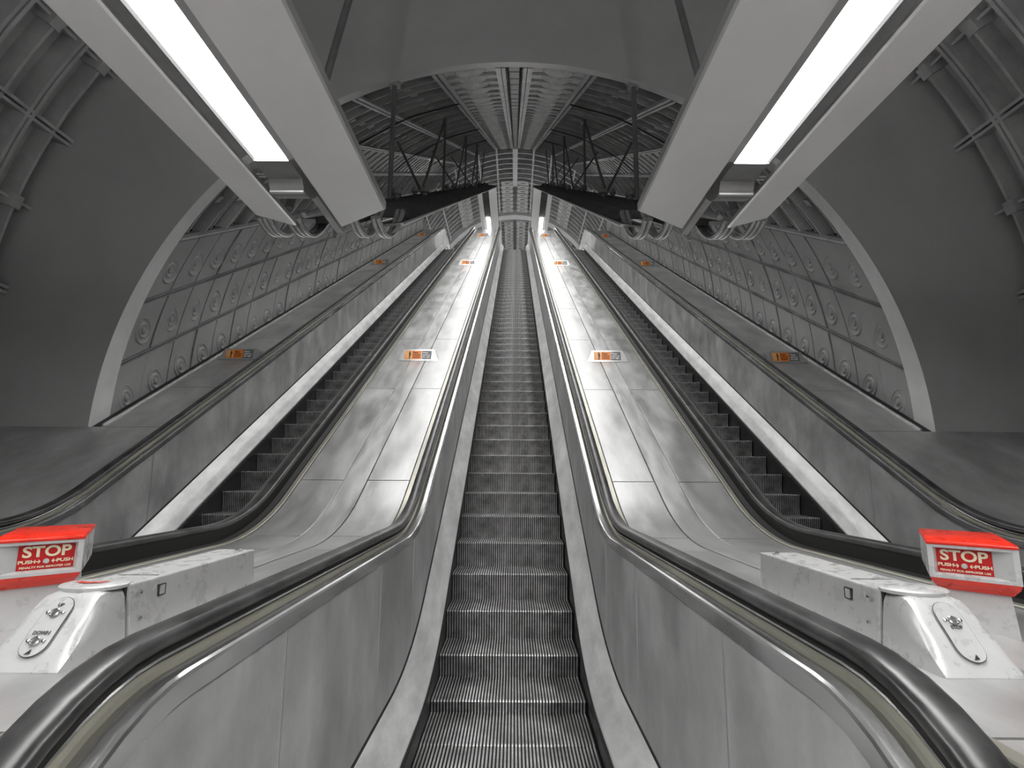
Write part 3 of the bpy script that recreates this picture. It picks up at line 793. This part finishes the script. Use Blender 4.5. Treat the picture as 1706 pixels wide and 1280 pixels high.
# ------------------------------------------------------------------ control pedestals
ZD = -.45
def make_pedestal(sx, label, words):
    O = (sx*1.10, 1.55, ZD)
    t = empty('control_pedestal', O, label, 'control box', 'key switch boxes on the centre decks')
    def X(x): return sx*x+(0.024 if sx > 0 else -.024)*0
    b = MB()      # long rear box, slightly tapering towards the back
    b.hexa([(X(.995), 1.56, ZD), (X(1.175), 1.56, ZD), (X(1.165), 2.27, ZD), (X(.990), 2.27, ZD)][::int(sx)],
           [(X(1.010), 1.56, -.300), (X(1.158), 1.56, -.300), (X(1.145), 2.27, -.300), (X(1.000), 2.27, -.300)][::int(sx)])
    o = b.build('rear_box', [white_m], t); local(o, O)
    m = o.modifiers.new('bev', 'BEVEL'); m.width = .005; m.segments = 2
    b = MB()
    for y0, y1, z0, z1 in ((1.677, 1.679, -.353, -.322), (1.706, 1.708, -.353, -.322), (1.677, 1.708, -.353, -.351), (1.677, 1.708, -.324, -.322)): b.box(min(X(.9985), X(1.007)), max(X(.9985), X(1.007)), y0, y1, z0, z1)
    b.box(min(X(1.0), X(1.007)), max(X(1.0), X(1.007)), 1.679, 1.706, -.351, -.324, 1)
    b.box(min(X(1.02), X(1.14)), max(X(1.02), X(1.14)), 1.70, 1.706, -.3008, -.2992)
    o = b.build('side_hatch', [seam_m, white_m], t); local(o, O)
    for (Y, z) in ((1.59, -.325), (1.60, -.395)):
        b = MB(); Mx = Matrix.Translation((X(.998), Y, z)) @ Matrix.Rotation(-sx*PI/2, 4, 'Y')
        b.lathe([(.006, 0), (.006, .004), (.003, .006), (.0005, .006)], Mx, 10)
        o = b.build('screw', [key_m], t, 30); local(o, O)
    b = MB(); Mx = Matrix.Translation((X(1.04), 2.22, -.300)); b.lathe([(.012, 0), (.012, .006), (.006, .009), (.0005, .009)], Mx, 12)
    o = b.build('screw', [key_m], t, 30); local(o, O)
    # nose: rounded block whose front slopes down to the deck
    b = MB(); secs = [(1.548, 1.010, 1.158, -.300), (1.49, 1.008, 1.160, -.300), (1.468, 1.008, 1.162, -.303), (1.45, 1.006, 1.165, -.315), (1.40, 1.000, 1.175, -.372), (1.36, .998, 1.18, -.418), (1.335, 1.000, 1.178, -.447)]
    vs = []; nn = 0
    for (Y, xa, xb, zt) in secs:
        h = zt-ZD; fl = .014
        prof = [(xa-fl*(h/.15), ZD-.002), (xa-fl*.5*(h/.15), ZD+h*.45), (xa, ZD+h*.80), (xa+.010, ZD+h*.955), (xa+.026, zt), (xb-.026, zt), (xb-.010, ZD+h*.955), (xb, ZD+h*.80), (xb+fl*.5, ZD+h*.45), (xb+fl, ZD-.002)]
        nn = len(prof); vs += [(X(x), Y, z) for x, z in prof]
    fs = []
    for i in range(len(secs)-1):
        for j in range(nn-1): a = i*nn+j; fs.append((a, a+1, a+nn+1, a+nn))
    fs.append(tuple(range(nn))); fs.append(tuple((len(secs)-1)*nn+k for k in range(nn)))
    b.add(vs, fs); o = b.build('nose_cover', [white_m], t, 40); local(o, O)
    b = MB(); b.box(min(X(1.014), X(1.154)), max(X(1.014), X(1.154)), 1.549, 1.562, ZD, -.306); o = b.build('joint_gap', [seam_m], t); local(o, O)
    # round cap on top
    b = MB(); Mx = Matrix.Translation((X(1.084), 1.535, -.300)) @ Matrix.Diagonal((1.0, .80, 1, 1))
    b.lathe([(.082, -.002), (.083, .006), (.078, .010), (.001, .013)], Mx, 40)
    if sx < 0:
        pts = []
        for k in range(10):
            a = D(200+150*k/9); pts.append((X(1.084)+.045*math.cos(a), 1.535+.03*math.sin(a)-.0, -.2855))
        vs = []
        for (x, y, z) in pts:
            vs += [(x, y, z), (X(1.084)+(x-X(1.084))*.72, 1.535+(y-1.535)*.6, z+.0005)]
        b.add(vs, [(2*i, 2*i+1, 2*i+3, 2*i+2) for i in range(9)], 1)
    o = b.build('top_cap', [white_m, red_m], t, 40); local(o, O)
    # oval plate on the slope with key switches
    p0 = Vector((X(1.086), 1.452, -.311)); p1 = Vector((X(1.089), 1.352, -.424))
    up = (p0-p1).normalized(); rt = Vector((1, 0, 0)); nr = rt.cross(up); 
    if nr.y > 0: nr = -nr
    cc = (p0+p1)/2+nr*.003
    Mx = Matrix(((rt.x, up.x, nr.x, cc.x), (rt.y, up.y, nr.y, cc.y), (rt.z, up.z, nr.z, cc.z), (0, 0, 0, 1)))
    L = (p0-p1).length/2-.002; w = .031
    def stad(w, L, z, n=10):
        q = []
        for k in range(n+1): a = PI*k/n; q.append(Mx @ Vector((w*math.cos(a), L-w+w*math.sin(a), z)))
        for k in range(n+1): a = PI+PI*k/n; q.append(Mx @ Vector((w*math.cos(a), -L+w+w*math.sin(a), z)))
        return q
    b = MB(); q0 = stad(w, L, .0); q1 = stad(w, L, .0); q2 = stad(w, L, .0025); n = len(q0)
    b.add(stad(w+.0014, L+.0014, .0015), [tuple(range(n))], 1)
    b.hexa(q1, q2, 0)
    o = plate = b.build('switch_plate', [white_m, seam_m], t); local(o, O)
    ks = [(.035, 'UP'), (-.035, 'DOWN')] if sx < 0 else [(.028, 'STOP')]
    for (kv, wd) in ks:
        b = MB(); Mk = Mx @ Matrix.Translation((0, kv-.004, .0035))
        b.lathe([(.0115, 0), (.0115, .005), (.009, .007), (.0085, .004), (.004, .0045), (.0005, .0045)], Mk, 20)
        for dx in (-.018, .018):
            b.lathe([(.0045, 0), (.0045, .003), (.002, .0045), (.0005, .0045)], Mx @ Matrix.Translation((dx, kv-.002, .0035)), 12)
        o = b.build('key_switch', [key_m], plate, 40); local(o, O)
        b = MB(); off = .017 if sx < 0 else -.020
        vs, fs = text_mesh(wd, .012, Mx @ Matrix.Translation((0, kv+off, .004)), .0003); b.add(vs, fs)
        o = b.build('lettering', [dark_m], plate, label='engraved word %s' % wd); local(o, O)
    b = MB(); b.add([Mx @ Vector(p) for p in ((-.008, -L+.004, .004), (.006, -L+.006, .004), (.003, -L+.018, .004))], [(0, 1, 2)])
    o = b.build('chip_mark', [seam_m], plate); local(o, O)
    return t
make_pedestal(-1, 'chipped white control box with UP and DOWN key switches on left centre deck', 2)
make_pedestal(1, 'chipped white control box with single STOP key switch on right centre deck', 1)

# ------------------------------------------------------------------ emergency stop boxes
def make_stop(sx, label):
    k = .19
    FI = Vector((6.78*k, 9.22*k)); FO = Vector((7.55*k, 8.42*k)); BI = Vector((8.02*k, 11.1*k)); BO = Vector((8.80*k, 10.3*k))
    O = Vector((sx*(FI.x+BO.x)/2, (FI.y+BO.y)/2, ZD))
    t = empty('emergency_stop_box', O, label, 'stop button', 'red and white stop boxes on the centre decks')
    def V(p, z, ins=0.):
        c = (FI+FO+BI+BO)/4; d = c-p; q = p+d.normalized()*ins
        return Vector((sx*q.x, q.y, z))
    ring = [FI, FO, BO, BI]
    if sx < 0: ring = ring[::-1]
    def ringv(z, ins=0.): return [V(p, z, ins) for p in ring]
    zt, zb = -.190, -.300
    b = MB()
    b.hexa(ringv(zt-.013, -.004), ringv(zt-.004, -.004)); b.hexa(ringv(zt-.004, -.004), ringv(zt, .004))
    o = b.build('top_cap', [red_m], t, 30); local(o, O)
    m = o.modifiers.new('bev', 'BEVEL'); m.width = .003; m.segments = 2
    # body: side faces plus front with a recessed window
    fi, fo = Vector((sx*FI.x, FI.y, 0)), Vector((sx*FO.x, FO.y, 0))
    lf, rg = (fi, fo) if sx > 0 else (fo, fi)       # left and right as the viewer sees them
    rt = (rg-lf).normalized(); nr = Vector((rt.y, -rt.x, 0)); up = Vector((0, 0, 1)); W = (rg-lf).length; Hh = zt-.013-zb
    Mx = Matrix(((rt.x, 0, nr.x, lf.x), (rt.y, 0, nr.y, lf.y), (0, 1, 0, zb), (0, 0, 0, 1)))
    def F(x, y, d=0.): return Mx @ Vector((x, y, d))
    b = MB()
    R4 = ringv(zb); T4 = ringv(zt-.013)
    n = 4
    for i in range(4):
        j = (i+1) % 4
        mid = (R4[i]+R4[j])/2; fm = (lf+rg)/2
        if (Vector((mid.x, mid.y, 0))-Vector((fm.x, fm.y, 0))).length < .01: continue
        b.add([R4[i], R4[j], T4[j], T4[i]], [(0, 1, 2, 3)])
    b.add(R4, [(0, 1, 2, 3)])
    x0, x1 = (.030, W-.012) if sx > 0 else (.012, W-.030)
    x0, x1 = .014, W-.014
    y0, y1 = .009, Hh-.008
    dp = -.022
    # sign sits against one end of the recess; the other end slopes back out
    if sx > 0: a0, a1 = x0+.004, x1-.048
    else: a0, a1 = x0+.048, x1-.004
    q = [F(0, 0), F(W, 0), F(W, Hh), F(0, Hh), F(x0, y0), F(x1, y0), F(x1, y1), F(x0, y1), F(a0, y0+.006, dp), F(a1, y0+.006, dp), F(a1, y1-.004, dp), F(a0, y1-.004, dp)]
    b.add(q, [(0, 1, 5, 4), (1, 2, 6, 5), (2, 3, 7, 6), (3, 0, 4, 7), (4, 5, 9, 8), (5, 6, 10, 9), (6, 7, 11, 10), (7, 4, 8, 11)])
    o = b.build('housing', [white_m], t); local(o, O)
    # red sign
    b = MB(); b.add([F(a0, y0+.006, dp+.001), F(a1, y0+.006, dp+.001), F(a1, y1-.004, dp+.001), F(a0, y1-.004, dp+.001)], [(0, 1, 2, 3)])
    sgn = b.build('stop_sign', [redp_m], t, label='recessed red sign reading STOP'); local(sgn, O)
    sw = a1-a0; cx = (a0+a1)/2; sh = y1-y0-.01; cy = (y0+y1)/2+.001
    b = MB()
    for wd, sz, dx, dy, bo, sc in (('STOP', sh*.60, 0, .21, .0012, 1.12), ('PUSH', sh*.185, -.335, -.175, .0004, 1.3), ('PUSH', sh*.185, .335, -.175, .0004, 1.3), ('PENALTY FOR IMPROPER USE', sh*.115, 0, -.40, .0002, 1.12)):
        vs, fs = text_mesh(wd, sz, Mx @ Matrix.Translation((cx+dx*sw, cy+dy*sh, dp+.002)), bo, 'CENTER', sc); b.add(vs, fs)
    for s in (-1, 1):
        ax = cx+s*sw*.095; ay = cy-.175*sh; L = sw*.085; h = sh*.05
        b.add([F(ax, ay, dp+.0025), F(ax+s*h*1.1, ay+h*1.5, dp+.0025), F(ax+s*h*1.9, ay+h*1.5, dp+.0025), F(ax+s*h*.8, ay, dp+.0025), F(ax+s*h*1.9, ay-h*1.5, dp+.0025), F(ax+s*h*1.1, ay-h*1.5, dp+.0025)], [(0, 1, 2, 3), (0, 3, 4, 5)])
        b.add([F(ax+s*h*.6, ay-h*.35, dp+.0025), F(ax+s*L, ay-h*.35, dp+.0025), F(ax+s*L, ay+h*.35, dp+.0025), F(ax+s*h*.6, ay+h*.35, dp+.0025)], [(0, 1, 2, 3)])
    o = b.build('lettering', [creamt_m], sgn, label='cream capitals and two arrows'); local(o, O)
    b = MB(); b.lathe([(sh*.105, 0), (sh*.105, .004), (sh*.08, .006), (.0003, .0065)], Mx @ Matrix.Translation((cx, cy-.175*sh, dp+.001)), 24)
    o = b.build('push_button', [button_m], sgn, 40); local(o, O)
    # lower red flange narrowing to the foot
    b = MB(); b.hexa(ringv(zb-.036, .045), ringv(zb-.014, .012)); b.hexa(ringv(zb-.014, .012), ringv(zb, .002))
    o = b.build('lower_flange', [red_m], t); local(o, O)
    b = MB(); b.hexa(ringv(ZD-.002, .035), ringv(zb-.036, .055))
    o = b.build('foot', [white_m], t); local(o, O)
    b = MB()
    return t
make_stop(-1, 'red topped STOP button box on the left centre deck, behind UP and DOWN switches')
make_stop(1, 'red topped STOP button box on the right centre deck, behind the single switch')

# ------------------------------------------------------------------ world, camera, look
w = bpy.data.worlds.new('w'); bpy.context.scene.world = w; w.use_nodes = True
w.node_tree.nodes['Background'].inputs[0].default_value = (0, 0, 0, 1)
cam = bpy.data.cameras.new('camera'); co = bpy.data.objects.new('camera', cam); C.objects.link(co)
cam.sensor_width = 36; cam.lens = 36*923/1706; cam.clip_start = .02; cam.clip_end = 200
cam.shift_x = -4/1706
co.location = (.024, 0, 0)
R = Matrix.Rotation(math.radians(90+9.23), 4, 'X') @ Matrix.Rotation(math.radians(.33), 4, 'Z')
co.rotation_euler = R.to_euler()
bpy.context.scene.camera = co
sc = bpy.context.scene
sc.view_settings.view_transform = 'Standard'; sc.view_settings.look = 'None'
sc.view_settings.exposure = 1.3; sc.view_settings.gamma = 1
sc.cycles.use_denoising = True
sc.cycles.max_bounces = 10; sc.cycles.diffuse_bounces = 5; sc.cycles.glossy_bounces = 5
sc.cycles.sample_clamp_indirect = 4
